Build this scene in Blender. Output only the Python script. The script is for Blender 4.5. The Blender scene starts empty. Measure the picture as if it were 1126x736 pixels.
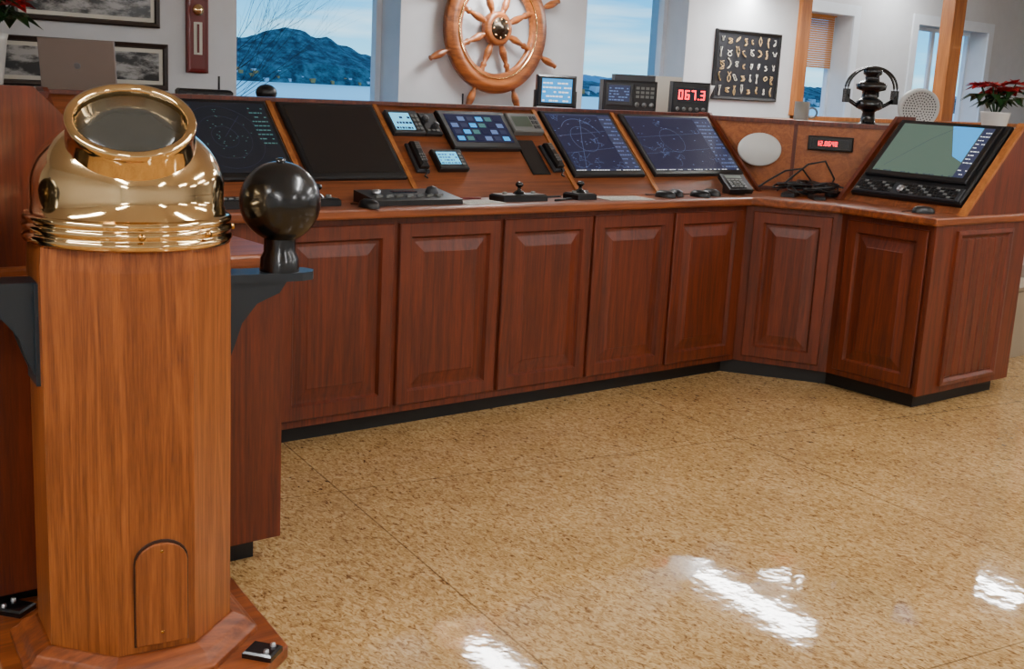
import bpy, math, random
from mathutils import Matrix, Vector
import mathutils
random.seed(7)
V=Vector
# ------------------------------------------------------------ materials
def lin(c):
    return tuple(((v/255)/12.92 if v/255<=.04045 else ((v/255+.055)/1.055)**2.4) for v in c)+(1,)
def newmat(name):
    m=bpy.data.materials.new(name); m.use_nodes=True
    nt=m.node_tree; b=nt.nodes['Principled BSDF']; return m,nt,b
def plain(name,rgb,rough=.5,metal=0,emit=None,es=0,coat=0):
    m,nt,b=newmat(name)
    tc=nt.nodes.new('ShaderNodeTexCoord'); n=nt.nodes.new('ShaderNodeTexNoise'); n.inputs['Scale'].default_value=9
    n.inputs['Detail'].default_value=3
    nt.links.new(tc.outputs['Object'],n.inputs['Vector'])
    r=nt.nodes.new('ShaderNodeValToRGB'); c=lin(rgb)
    r.color_ramp.elements[0].color=tuple(x*.92 for x in c[:3])+(1,); r.color_ramp.elements[1].color=tuple(min(1,x*1.06) for x in c[:3])+(1,)
    nt.links.new(n.outputs['Fac'],r.inputs['Fac']); nt.links.new(r.outputs['Color'],b.inputs['Base Color'])
    b.inputs['Roughness'].default_value=rough; b.inputs['Metallic'].default_value=metal
    b.inputs['Coat Weight'].default_value=coat
    if emit: b.inputs['Emission Color'].default_value=lin(emit); b.inputs['Emission Strength'].default_value=es
    return m
def wood(name,dark,light,axis='Z',rough=.4,scale=1.0,coat=.12,rot=None,cathedral=.4,rings=5,lat=18,fig=.35):
    m,nt,b=newmat(name); N=nt.nodes; L=nt.links
    tc=N.new('ShaderNodeTexCoord'); mp=N.new('ShaderNodeMapping'); L.new(tc.outputs['Object'],mp.inputs['Vector'])
    a={'X':(1.0,lat,lat),'Y':(lat,1.0,lat),'Z':(lat,lat,1.0)}[axis]
    mp.inputs['Scale'].default_value=tuple(v*scale for v in a)
    if rot: mp.inputs['Rotation'].default_value=rot
    n1=N.new('ShaderNodeTexNoise'); n1.inputs['Scale'].default_value=.55; n1.inputs['Detail'].default_value=2; n1.inputs['Distortion'].default_value=cathedral
    L.new(mp.outputs[0],n1.inputs['Vector'])
    mul=N.new('ShaderNodeMath'); mul.operation='MULTIPLY'; mul.inputs[1].default_value=rings*2; L.new(n1.outputs['Fac'],mul.inputs[0])
    fr=N.new('ShaderNodeMath'); fr.operation='PINGPONG'; fr.inputs[1].default_value=1; L.new(mul.outputs[0],fr.inputs[0])
    n2=N.new('ShaderNodeTexNoise'); n2.inputs['Scale'].default_value=7; n2.inputs['Detail'].default_value=6; n2.inputs['Roughness'].default_value=.65
    L.new(mp.outputs[0],n2.inputs['Vector'])
    mix=N.new('ShaderNodeMath'); mix.operation='MULTIPLY_ADD'; mix.inputs[1].default_value=fig; L.new(fr.outputs[0],mix.inputs[0])
    m2=N.new('ShaderNodeMath'); m2.operation='MULTIPLY'; m2.inputs[1].default_value=1-fig*.7; L.new(n2.outputs['Fac'],m2.inputs[0]); L.new(m2.outputs[0],mix.inputs[2])
    r=N.new('ShaderNodeValToRGB'); r.color_ramp.elements[0].position=.25; r.color_ramp.elements[0].color=lin(dark); r.color_ramp.elements[1].position=.8; r.color_ramp.elements[1].color=lin(light)
    L.new(mix.outputs[0],r.inputs['Fac']); L.new(r.outputs['Color'],b.inputs['Base Color'])
    b.inputs['Roughness'].default_value=rough; b.inputs['Coat Weight'].default_value=coat; b.inputs['Coat Roughness'].default_value=.25
    bp=N.new('ShaderNodeBump'); bp.inputs['Strength'].default_value=.05; bp.inputs['Distance'].default_value=.002; L.new(n2.outputs['Fac'],bp.inputs['Height']); L.new(bp.outputs[0],b.inputs['Normal'])
    return m
def emis(name,rgb,s=1.0):
    m,nt,b=newmat(name); b.inputs['Base Color'].default_value=(0.01,0.01,0.01,1); b.inputs['Roughness'].default_value=.15
    b.inputs['Emission Color'].default_value=lin(rgb); b.inputs['Emission Strength'].default_value=s
    return m
WD=wood('cabinet_wood',(60,22,8),(114,46,19),fig=.25,rough=.42)
WC=wood('counter_wood',(86,38,15),(146,76,34),'X')
WS=wood('slope_wood',(84,41,18),(136,72,35),'X',fig=.3)
WCH=wood('cheek_wood',(130,72,28),(176,108,50),'Z')
WP=wood('corner_panel_wood',(126,64,26),(174,100,48),'X',rot=(0,math.radians(35),math.radians(10)),scale=1.3,fig=.25)
WB=wood('binnacle_oak',(98,45,15),(170,96,42),'Z',rough=.34,coat=.2,scale=1.5,cathedral=.8,rings=5,fig=.26,lat=24)
WBB=wood('binnacle_base_wood',(84,34,12),(146,76,32),'X',rough=.34)
WWH=wood('wheel_wood',(90,44,16),(160,92,42),'X',rough=.35)
WPO=wood('post_wood',(140,78,30),(188,118,56),'Z')
BLK=plain('black_plastic',(17,17,19),.38); BLK2=plain('black_metal_paint',(8,9,11),.25,coat=.3)
DG=plain('dark_grey_plastic',(42,44,48),.45); GR=plain('grey_plastic',(100,102,100),.45); SIL=plain('silver_metal',(170,172,176),.3,metal=.9)
WHT=plain('white_plastic',(205,205,200),.4); PAP=plain('paper',(205,202,190),.8); KICK=plain('kick_black',(9,8,8),.5)
BRASS=plain('polished_brass',(238,204,150),.08,metal=1); BRASSD=plain('aged_brass',(190,142,80),.25,metal=1)
GLS=plain('dark_glass',(58,58,54),.22,coat=.4)
RED=plain('red_bract',(170,10,26),.5); GRN=plain('leaf_green',(24,60,22),.5)
TAN=plain('rope_tan',(190,160,112),.8); TEAL=plain('bracket_grey',(30,40,48),.4)
WALL=plain('wall_paint',(202,205,208),.75); REV=plain('reveal_white',(216,224,232),.5)
CEIL=plain('ceiling_tiles',(205,205,202),.85); REDW=plain('red_wood',(104,20,14),.4)
BEI=plain('beige_board',(150,134,110),.7)
TUBE=emis('tube_diffuser',(250,250,250),66); OFF=plain('screen_off',(14,15,18),.16,coat=.5)
ORB=plain('orange_blind',(200,134,70),.7)
S_NAVY=emis('screen_navy',(20,28,64),1.0); S_DKG=emis('screen_dark',(14,22,34),.9)
S_TEAL=emis('screen_olive',(80,100,88),1.3); S_BLUE=emis('screen_blue',(40,140,205),2.0); S_CY=emis('screen_cyan',(90,185,225),2.2)
S_LINE=emis('screen_line',(100,125,175),1.1); S_GRN=emis('screen_green',(70,120,120),1.1); S_WHT=emis('screen_white',(220,225,230),2.0)
S_RED=emis('led_red',(255,30,50),6.0); S_LAND=emis('screen_land',(48,54,84),1.1)
# ------------------------------------------------------------ frames/builder
class Fr:
    def __init__(s,o=(0,0,0),u=(1,0,0),v=(0,1,0)):
        s.o=V(o); s.u=V(u).normalized(); s.v=V(v).normalized(); s.n=s.u.cross(s.v).normalized()
    def P(s,a,b,c=0): return s.o+s.u*a+s.v*b+s.n*c
    def sub(s,a,b,c=0,ang=0):
        u=s.u*math.cos(ang)+s.v*math.sin(ang); v=-s.u*math.sin(ang)+s.v*math.cos(ang)
        return Fr(s.P(a,b,c),u,v)
W0=Fr()
ROOT=bpy.context.scene.collection
class B:
    def __init__(s): s.v=[];s.f=[];s.m=[];s.sm=[];s.mats=[]
    def mi(s,m):
        if m not in s.mats: s.mats.append(m)
        return s.mats.index(m)
    def add(s,vs,fs,m,smooth=False):
        k=len(s.v); s.v+=[tuple(v) for v in vs]
        i=s.mi(m)
        for f in fs: s.f.append([k+j for j in f]); s.m.append(i); s.sm.append(smooth)
    def box(s,F,a0,a1,b0,b1,c0,c1,m):
        vs=[F.P(a,b,c) for c in (c0,c1) for b in (b0,b1) for a in (a0,a1)]
        s.add(vs,[(0,2,3,1),(4,5,7,6),(0,1,5,4),(2,6,7,3),(0,4,6,2),(1,3,7,5)],m)
    def bbox(s,F,a0,a1,b0,b1,c0,c1,m,e=.004):
        s.nest(F,a0,a1,b0,b1,[(0,c0),(0,c1-e),(e,c1)],m,back=True)
    def nest(s,F,a0,a1,b0,b1,rings,m,back=False):
        vs=[]
        for i,c in rings:
            vs+=[F.P(a0+i,b0+i,c),F.P(a1-i,b0+i,c),F.P(a1-i,b1-i,c),F.P(a0+i,b1-i,c)]
        fs=[]; n=len(rings)
        for k in range(n-1):
            for j in range(4):
                j2=(j+1)%4; fs.append((4*k+j,4*k+j2,4*k+4+j2,4*k+4+j))
        fs.append(tuple(4*(n-1)+j for j in range(4)))
        if back: fs.append((3,2,1,0))
        s.add(vs,fs,m)
    def quad(s,F,a0,a1,b0,b1,c,m): s.add([F.P(a0,b0,c),F.P(a1,b0,c),F.P(a1,b1,c),F.P(a0,b1,c)],[(0,1,2,3)],m)
    def poly(s,F,pts,c0,c1,m):
        n=len(pts); vs=[F.P(a,b,c0) for a,b in pts]+[F.P(a,b,c1) for a,b in pts]
        fs=[tuple(range(n-1,-1,-1)),tuple(range(n,2*n))]+[(i,(i+1)%n,n+(i+1)%n,n+i) for i in range(n)]
        s.add(vs,fs,m)
    def flat(s,F,pts,c,m): s.add([F.P(a,b,c) for a,b in pts],[tuple(range(len(pts)))],m)
    def rev(s,F,prof,m,seg=32,smooth=True,a0=0,cap=True,ex=1.0):
        vs=[];fs=[]; n=len(prof)
        for r,h in prof:
            for k in range(seg):
                t=a0+2*math.pi*k/seg; vs.append(F.P(r*ex*math.cos(t),r*math.sin(t),h))
        for i in range(n-1):
            for k in range(seg):
                k2=(k+1)%seg; fs.append((i*seg+k,i*seg+k2,(i+1)*seg+k2,(i+1)*seg+k))
        s.add(vs,fs,m,smooth)
        if cap:
            if prof[0][0]>1e-5: s.add([vs[k] for k in range(seg)],[tuple(range(seg-1,-1,-1))],m)
            if prof[-1][0]>1e-5: s.add([vs[(n-1)*seg+k] for k in range(seg)],[tuple(range(seg))],m)
    def tor(s,F,R,r,m,seg=40,k=8,sq=1.0):
        s.rev(F,[(R+r*math.cos(2*math.pi*i/k),sq*r*math.sin(2*math.pi*i/k)) for i in range(k+1)],m,seg,cap=False)
    def tube(s,pts,r,m,seg=6,r1=None):
        pts=[V(p) for p in pts]; n=len(pts); vs=[];fs=[]
        for i,p in enumerate(pts):
            d=(pts[min(i+1,n-1)]-pts[max(i-1,0)]).normalized()
            a=d.cross(V((0,0,1)))
            if a.length<.05: a=d.cross(V((1,0,0)))
            a.normalize(); b=d.cross(a); rr=r if r1 is None else r+(r1-r)*i/(n-1)
            for k in range(seg):
                t=2*math.pi*k/seg; vs.append(p+a*rr*math.cos(t)+b*rr*math.sin(t))
        for i in range(n-1):
            for k in range(seg):
                k2=(k+1)%seg; fs.append((i*seg+k,i*seg+k2,(i+1)*seg+k2,(i+1)*seg+k))
        fs.append(tuple(range(seg-1,-1,-1))); fs.append(tuple((n-1)*seg+k for k in range(seg)))
        s.add(vs,fs,m,True)
    def sph(s,c,r,m,seg=24,sz=1.0):
        n=seg//2
        s.rev(Fr(c),[(max(1e-6,r*math.sin(math.pi*i/n)),-r*sz*math.cos(math.pi*i/n)) for i in range(n+1)],m,seg,cap=False)
    def done(s,name,parent=None,bevel=0):
        me=bpy.data.meshes.new(name); me.from_pydata(s.v,[],s.f)
        for m in s.mats: me.materials.append(m)
        for p,mi,sm in zip(me.polygons,s.m,s.sm): p.material_index=mi; p.use_smooth=sm
        me.update()
        o=bpy.data.objects.new(name,me); ROOT.objects.link(o)
        if parent: o.parent=parent
        if bevel:
            md=o.modifiers.new('bev','BEVEL'); md.width=bevel; md.segments=2; md.limit_method='ANGLE'
        return o
def empty(name):
    e=bpy.data.objects.new(name,None); ROOT.objects.link(e); return e
# ------------------------------------------------------------ camera
CAM=V((-2.2191,-4.1261,1.5))
cd=bpy.data.cameras.new('camera'); co=bpy.data.objects.new('camera',cd); ROOT.objects.link(co)
R=Matrix.Rotation(-.6880,4,'Z')@Matrix.Rotation(math.pi/2-.2089,4,'X')@Matrix.Rotation(.0528,4,'Z')
co.matrix_world=Matrix.Translation(CAM)@R
cd.sensor_fit='HORIZONTAL'; cd.sensor_width=36; cd.lens=36*1301.4/1126; cd.clip_end=3000; cd.clip_start=.05
bpy.context.scene.camera=co
# ------------------------------------------------------------ world
w=bpy.data.worlds.new('world'); bpy.context.scene.world=w; w.use_nodes=True
nt=w.node_tree; N=nt.nodes; L=nt.links; bg=N['Background']
tc=N.new('ShaderNodeTexCoord'); sep=N.new('ShaderNodeSeparateXYZ'); L.new(tc.outputs['Generated'],sep.inputs[0])
rp=N.new('ShaderNodeValToRGB'); L.new(sep.outputs['Z'],rp.inputs['Fac'])
e=rp.color_ramp.elements; e[0].position=.0; e[0].color=lin((120,200,230)); e[1].position=.5; e[1].color=lin((30,105,190))
x=e.new(.08); x.color=lin((34,150,215))
mp=N.new('ShaderNodeMapping'); mp.inputs['Scale'].default_value=(2,2,22); L.new(tc.outputs['Generated'],mp.inputs[0])
cn=N.new('ShaderNodeTexNoise'); cn.inputs['Scale'].default_value=3; cn.inputs['Detail'].default_value=6; L.new(mp.outputs[0],cn.inputs['Vector'])
cr=N.new('ShaderNodeValToRGB'); cr.color_ramp.elements[0].position=.45; cr.color_ramp.elements[1].position=.8; L.new(cn.outputs['Fac'],cr.inputs['Fac'])
mx=N.new('ShaderNodeMixRGB'); L.new(cr.outputs['Color'],mx.inputs['Fac']); L.new(rp.outputs['Color'],mx.inputs[1]); mx.inputs[2].default_value=lin((180,218,232))
L.new(mx.outputs[0],bg.inputs['Color']); bg.inputs['Strength'].default_value=2.9
# ------------------------------------------------------------ floor
m,nt,b=newmat('vinyl_floor'); N=nt.nodes; L=nt.links
tc=N.new('ShaderNodeTexCoord')
n1=N.new('ShaderNodeTexNoise'); n1.inputs['Scale'].default_value=72; n1.inputs['Detail'].default_value=5; n1.inputs['Distortion'].default_value=1.4
mpf=N.new('ShaderNodeMapping'); mpf.inputs['Scale'].default_value=(1.0,.5,1); mpf.inputs['Rotation'].default_value=(0,0,.5); L.new(tc.outputs['Object'],mpf.inputs[0]); L.new(mpf.outputs[0],n1.inputs['Vector'])
r1=N.new('ShaderNodeValToRGB'); L.new(n1.outputs['Fac'],r1.inputs['Fac'])
el=r1.color_ramp.elements; el[0].position=.31; el[0].color=lin((112,76,40)); el[1].position=.66; el[1].color=lin((208,174,122))
q=el.new(.41); q.color=lin((164,126,78)); q=el.new(.5); q.color=lin((184,147,95))
n2=N.new('ShaderNodeTexNoise'); n2.inputs['Scale'].default_value=2.2; n2.inputs['Detail'].default_value=9; n2.inputs['Roughness'].default_value=.65; L.new(tc.outputs['Object'],n2.inputs['Vector'])
r2=N.new('ShaderNodeValToRGB'); L.new(n2.outputs['Fac'],r2.inputs['Fac']); r2.color_ramp.elements[0].position=.32; r2.color_ramp.elements[0].color=(.74,.71,.66,1); r2.color_ramp.elements[1].position=.66; r2.color_ramp.elements[1].color=(1,1,1,1)
mm=N.new('ShaderNodeMixRGB'); mm.blend_type='MULTIPLY'; mm.inputs[0].default_value=1; L.new(r1.outputs[0],mm.inputs[1]); L.new(r2.outputs[0],mm.inputs[2])
bk=N.new('ShaderNodeTexBrick'); bk.offset=0; bk.inputs['Scale'].default_value=1; bk.inputs['Mortar Size'].default_value=.0035; bk.inputs['Mortar Smooth'].default_value=.3; bk.inputs['Brick Width'].default_value=1.9; bk.inputs['Row Height'].default_value=1.9
bk.inputs['Color1'].default_value=(1,1,1,1); bk.inputs['Color2'].default_value=(.96,.96,.96,1); bk.inputs['Mortar'].default_value=(.3,.25,.2,1)
mpb=N.new('ShaderNodeMapping'); mpb.inputs['Rotation'].default_value=(0,0,.16); mpb.inputs['Location'].default_value=(-.03,.55,0); L.new(tc.outputs['Object'],mpb.inputs[0]); L.new(mpb.outputs[0],bk.inputs['Vector'])
m3=N.new('ShaderNodeMixRGB'); m3.blend_type='MULTIPLY'; m3.inputs[0].default_value=.75; L.new(mm.outputs[0],m3.inputs[1]); L.new(bk.outputs['Color'],m3.inputs[2]); L.new(m3.outputs[0],b.inputs['Base Color'])
rr=N.new('ShaderNodeMapRange'); rr.inputs['To Min'].default_value=.02; rr.inputs['To Max'].default_value=.07; L.new(n2.outputs['Fac'],rr.inputs['Value']); L.new(rr.outputs[0],b.inputs['Roughness'])
n3=N.new('ShaderNodeTexNoise'); n3.inputs['Scale'].default_value=9; n3.inputs['Detail'].default_value=3; L.new(tc.outputs['Object'],n3.inputs['Vector'])
bp=N.new('ShaderNodeBump'); bp.inputs['Strength'].default_value=.28; bp.inputs['Distance'].default_value=.003; L.new(n3.outputs['Fac'],bp.inputs['Height']); L.new(bp.outputs[0],b.inputs['Normal'])
b.inputs['IOR'].default_value=1.5
FLOOR=m
bb=B(); bb.box(W0,-5,12,-8,3.3,-.1,0,FLOOR); bb.done('floor')
ZC=2.9
bb=B(); bb.box(W0,-5,12,-8,3.3,ZC,ZC+.1,CEIL); bb.done('ceiling')
# ------------------------------------------------------------ walls
def wall(name,F,a0,a1,z1,holes,th):
    bb=B(); xs=sorted(set([a0,a1]+[h[0] for h in holes]+[h[1] for h in holes]))
    for i in range(len(xs)-1):
        x0,x1=xs[i],xs[i+1]; hs=[h for h in holes if h[0]<=x0+1e-6 and h[1]>=x1-1e-6]
        if hs:
            h=hs[0]; bb.box(F,x0,x1,0,h[2],-th,0,WALL); bb.box(F,x0,x1,h[3],z1,-th,0,WALL)
        else: bb.box(F,x0,x1,0,z1,-th,0,WALL)
    return bb.done(name)
YW=1.7
FW=Fr((0,YW,0),(1,0,0),(0,0,1))
w1=(.62,1.63,1.24,2.25); w2=(3.05,3.99,1.24,2.25)
wall('wall_back',FW,-5,5.2,ZC,[w1,w2],.26)
FW2=Fr((0,3.0,0),(1,0,0),(0,0,1))
w3=(6.9,7.66,1.2,2.3); w4=(8.76,10.1,1.2,2.3)
wall('wall_back_alcove',FW2,5.2,12,ZC,[w3,w4],.26)
bb=B(); bb.box(W0,5.1,5.2,YW+.262,3.0,0,ZC,WALL); bb.done('wall_alcove_return')
bb=B(); bb.box(W0,-5.1,-5,-8,3.3,0,ZC,WALL); bb.done('wall_left')
bb=B(); bb.box(W0,12,12.1,-8,3.3,0,ZC,WALL); bb.done('wall_right')
bb=B(); bb.box(W0,-5,12,-8.1,-8,0,ZC,WALL); bb.done('wall_front')
bb=B(); bb.box(W0,5.2,12,YW+.01,YW+.13,0,1.34,WALL); bb.box(W0,5.25,12,YW-.03,YW+.17,1.34,1.37,WPO); bb.done('wall_partition')
bb=B(); bb.box(W0,5.18,5.30,YW-.031,YW+.1,1.372,ZC-.001,WPO); bb.done('trim_1')
bb=B(); bb.box(W0,7.28,7.46,YW,YW+.12,1.372,ZC-.001,WPO); bb.done('trim_2')
bb=B(); bb.box(W0,9.7,9.86,YW,YW+.12,1.372,ZC-.001,WPO); bb.done('trim_3')
def window(name,F,h,bars=()):
    bb=B(); a0,a1,b0,b1=h; t=.035
    for (p,q,r_,s_) in ((a0,a1,b0,b0+t),(a0,a1,b1-t,b1),(a0,a0+t,b0+t,b1-t),(a1-t,a1,b0+t,b1-t)):
        bb.box(F,p,q,r_,s_,-.25,-.2,REV)
    for x_ in bars: bb.box(F,x_-.03,x_+.03,b0+t,b1-t,-.24,-.21,REV)
    bb.box(F,a0+.001,a1-.001,b0+.001,b0+.012,-.2,.02,REV)
    return bb.done(name)
window('window_1',FW,w1); window('window_2',FW,w2); o3=window('window_3',FW2,w3); window('window_4',FW2,w4,(9.4,))
bb=B()
for i in range(24): bb.box(FW2,6.94,7.62,1.80+i*.0205,1.817+i*.0205,-.19,-.175,ORB)
bb.box(FW2,6.93,7.63,2.285,2.298,-.2,-.16,ORB); x_=bb.done('roller_blind'); x_.parent=o3
bb=B()
for h in (w3,w4):
    for (p,q,r_,s_) in ((h[0]-.1,h[0],h[2]-.1,h[3]+.1),(h[1],h[1]+.1,h[2]-.1,h[3]+.1),(h[0],h[1],h[3],h[3]+.1)): bb.box(FW2,p,q,r_,s_,.001,.02,REV)
bb.done('trim_4')
# ------------------------------------------------------------ outdoors
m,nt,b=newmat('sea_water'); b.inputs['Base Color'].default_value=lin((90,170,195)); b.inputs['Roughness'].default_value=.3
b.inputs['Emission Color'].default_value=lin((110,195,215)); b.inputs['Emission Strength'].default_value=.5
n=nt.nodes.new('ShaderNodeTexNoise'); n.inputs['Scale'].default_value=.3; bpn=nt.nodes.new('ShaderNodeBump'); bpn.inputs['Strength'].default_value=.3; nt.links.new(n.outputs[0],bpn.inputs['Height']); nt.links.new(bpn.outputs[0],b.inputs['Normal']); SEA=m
bb=B(); bb.box(W0,-1500,2500,30,1500,-3.3,-3.1,SEA); bb.done('sea')
bb=B(); bb.box(W0,-60,80,4,30,-3.4,-3.0,plain('grass_bank',(70,84,60),.9)); bb.done('ground_bank')
m,nt,b=newmat('hill_forest'); N=nt.nodes; L=nt.links; tc=N.new('ShaderNodeTexCoord'); n=N.new('ShaderNodeTexNoise'); n.inputs['Scale'].default_value=.2; n.inputs['Detail'].default_value=9; n.inputs['Roughness'].default_value=.7; L.new(tc.outputs['Object'],n.inputs['Vector'])
r=N.new('ShaderNodeValToRGB'); r.color_ramp.elements[0].position=.42; r.color_ramp.elements[0].color=lin((16,50,58)); r.color_ramp.elements[1].position=.66; r.color_ramp.elements[1].color=lin((86,124,122)); L.new(n.outputs[0],r.inputs[0]); L.new(r.outputs[0],b.inputs['Base Color']); b.inputs['Roughness'].default_value=.9
HILL=m
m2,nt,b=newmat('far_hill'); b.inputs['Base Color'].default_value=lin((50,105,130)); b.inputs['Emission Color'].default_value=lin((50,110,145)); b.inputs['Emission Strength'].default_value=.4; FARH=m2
def ridge(name,Y,prof,mat,n=700,amp=1.0,foot=-3.1):
    bb=B(); xs=[prof[0][0]+(prof[-1][0]-prof[0][0])*i/n for i in range(n+1)]
    def h(x):
        for (x0,h0),(x1,h1) in zip(prof,prof[1:]):
            if x0<=x<=x1: t=(x-x0)/(x1-x0); t=t*t*(3-2*t); return h0+(h1-h0)*t
        return prof[-1][1]
    vs=[]
    for x_ in xs:
        z=h(x_)+amp*(mathutils.noise.noise(V((x_*.15,Y,0)))+.6*mathutils.noise.noise(V((x_*.6,Y,3))))
        vs+=[V((x_,Y,foot)),V((x_,Y+8,foot+(z-foot)*.35)),V((x_,Y+40,z)),V((x_,Y+90,foot))]
    fs=[]
    for i in range(n):
        for j in range(3): fs.append((4*i+j,4*i+4+j,4*i+5+j,4*i+1+j))
    bb.add(vs,fs,mat,False); return bb.done(name)
hl=ridge('hillside',450,[(-300,8),(150,8),(215,11),(240,15),(262,21),(285,17),(305,11),(325,8),(345,7),(400,7),(440,5),(480,3),(560,5),(650,9),(780,7),(1000,8),(1600,8)],HILL,amp=1.5)
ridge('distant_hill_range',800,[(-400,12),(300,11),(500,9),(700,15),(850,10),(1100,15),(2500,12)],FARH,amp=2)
bb=B()
for i in range(120):
    x_=random.uniform(180,760); z_=random.uniform(-2.4,2.0); y_=450+8*max(0,(z_+3.1))/4.5
    s_=random.uniform(.6,1.6); bb.box(W0,x_,x_+s_*1.3,y_-2,y_+3,-3,z_+s_*.5,WALL if random.random()<.7 else ORB)
x_=bb.done('shore_houses'); x_.parent=hl
bb=B()
BARK=plain('bark',(52,44,44),.9)
def branch(p,d,l,r_,k):
    q=p+d*l*.5+V((random.uniform(-.05,.05),random.uniform(-.05,.05),0))*l; e_=p+d*l
    bb.tube([p,q,e_],r_,BARK,4,r_*.6)
    if k==0: return
    for i in range(3):
        nd=(d+V((random.uniform(-.6,.6),random.uniform(-.6,.6),random.uniform(-.05,.5)))).normalized()
        branch(p+d*l*random.uniform(.5,1),nd,l*random.uniform(.6,.8),r_*.52,k-1)
branch(V((2.0,8.2,-2.999)),V((-.03,0,1)),2.6,.04,6)
bb.done('bare_tree')
# ------------------------------------------------------------ ceiling fixtures
def fixture(name,x,y0,y1,wd=.14,z=2.2,x2=None):
    ln=y1-y0; x2=x if x2 is None else x2
    d=V((x2-x,ln,0)); ln=d.length
    F=Fr((x,y0,z),V((d.y,-d.x,0)),d)
    bb=B(); bb.bbox(Fr(F.P(0,0,.05),F.u,F.v),-wd/2-.02,wd/2+.02,0,ln,-.02,.02,WHT)
    bb.box(F,-wd/2,wd/2,.02,ln-.02,0,.03,TUBE)
    for yy in (.15,ln-.15): bb.tube([F.P(0,yy,.06),F.P(0,yy,ZC-.001-z)],.008,SIL)
    bb.done(name)
fixture('ceiling_light',2.18,.85,1.58,x2=2.26,z=2.12)
fixture('ceiling_light',4.44,.48,1.68,x2=4.60)
fixture('ceiling_light',6.35,-.05,.5,x2=6.45)
fixture('ceiling_light',8.2,1.95,2.85,z=2.78); fixture('ceiling_light',6.3,1.95,2.85,z=2.78)  # out-of-view pair, added only to brighten the dark alcove wall
for x_,y0,y1 in ((0.2,-3.0,-1.6),(2.5,-3.0,-1.6),(5.0,-3.6,-2.2),(-2.6,-4.8,-3.4),(0.2,-6.2,-4.8),(-2.6,-2.4,-1.0),(3,-6.2,-4.8),(6.2,-6.2,-4.8),(8.6,-3.0,-1.6),(-3.6,-7.2,-5.8)):
    fixture('ceiling_light',x_,y0,y1,z=2.4)
# ------------------------------------------------------------ console
con=empty('navigation_console')
M=lambda x_:2.45-x_
f=.018; YB=1.58
face=[(2.77,f),(2.99+f,-.425),(2.99+f,-.965)]
body=[(M(x_),y_) for x_,y_ in face[::-1]]+face+[(3.84,-.965),(4.30,-.5),(5.0,YB),(-2.0,YB),(-1.6,-.42),(-1.55,-.965)]
bb=B(); bb.poly(W0,body,.075,.93,WD); bb.done('cabinet_body',con)
k=.06
kf=[(2.74,k+f),(3.05,-.40),(3.05,-.93)]
kb=[(M(x_),y_) for x_,y_ in kf[::-1]]+kf+[(3.8,-.93),(4.26,-.48),(5.0,YB),(-2.0,YB),(-1.56,-.42),(-1.5,-.93)]
bb=B(); bb.poly(W0,kb,0,.075,KICK); bb.done('kick_base',con)
o_=-.035
cf=[(2.745,o_),(2.955,-.44),(2.955,-1.0)]
cb=[(M(x_),y_) for x_,y_ in cf[::-1]]+cf+[(3.84,-1.0),(3.84,.8),(-1.55,.8),(-1.55,-1.0)]
bb=B(); bb.poly(W0,cb,.93,.972,WC); bb.done('counter_top',con,bevel=.01)
bb=B()
RD=[(0,0),(0,.014),(.004,.018),(.058,.018),(.064,.008),(.068,.002),(.080,.002),(.125,.011),(.128,.013)]
zt,zb=.9018,.1086
def door(F,a0,a1): bb.nest(F,a0,a1,zb,zt,RD,WD)
FM=Fr((0,f,0),(1,0,0),(0,0,1))
for a0,a1 in ((-.02,.511),(.5412,1.0779),(1.1019,1.6353),(1.6555,2.1897),(2.2121,2.7351)): door(FM,a0,a1)
FD=Fr((2.77,f,0),(.238,-.443,0),(0,0,1)); door(FD,.045,.458)
FWg=Fr((3.008,0,0),(0,-1,0),(0,0,1)); door(FWg,.4714,.94)
FDl=Fr((M(3.008),-.425,0),(.238,.443,0),(0,0,1)); door(FDl,.045,.458)
FWl=Fr((M(3.008),0,0),(0,1,0),(0,0,1)); door(FWl,-.94,-.4714)
bb.done('cabinet_doors',con)
TH=math.atan(.967); cs,sn=math.cos(TH),math.sin(TH)
YZ=Fr((0,0,0),(0,1,0),(0,0,1))
bb=B(); pr=[(.26,.972),(.67,1.368),(.74,1.368),(.74,.972)]
bb.poly(YZ,pr,M(3.13),3.13,WS)
for x_ in (M(3.15),3.13): bb.poly(YZ,[(.235,.972),(.665,1.392),(.745,1.392),(.745,.972)],x_-.0,x_+.02,WD)
for x_ in (.262,.81,1.775,2.335):
    bb.poly(YZ,[(.25,.972),(.665,1.378),(.69,1.378),(.29,.972)],x_-.012,x_+.012,WCH)
bb.box(W0,M(3.13),3.13,.66,.745,1.368,1.385,WD)
XZ=Fr((0,0,0),(1,0,0),(0,0,1))
for s_ in (1,-1):
    T=(lambda x_:x_) if s_==1 else M
    p=[(T(a),c) for a,c in ((3.26,.972),(3.70,1.398),(3.84,1.398),(3.84,.972))]
    bb.poly(XZ,p,.24,.955,WS)
    p=[(T(a),c) for a,c in ((3.22,.972),(3.695,1.43),(3.86,1.43),(3.86,.972))]
    bb.poly(XZ,p,.955,.985,WD); bb.poly(XZ,p,.215,.24,WD)
    if s_==1:
        p=[(T(a),c) for a,c in ((3.215,.972),(3.69,1.435),(3.86,1.435),(3.86,1.425),(3.70,1.425),(3.235,.972))]
        bb.poly(XZ,p,.945,.99,WCH)
    if s_==-1: bb.poly(XZ,[(T(3.82),.972),(T(3.82),1.43),(-1.6,1.43),(-1.6,.972)][::-1],.955,.985,WD)
bb.done('instrument_slope',con)
led=[(M(3.80),-.965),(M(3.70),-.22),(M(3.15),.67),(3.15,.67),(3.70,-.22),(3.80,-.965),(3.86,-.965),(4.30,-.5),(5.0,YB),(-2.0,YB),(-1.6,-.42),(M(3.86),-.965)]
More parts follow.
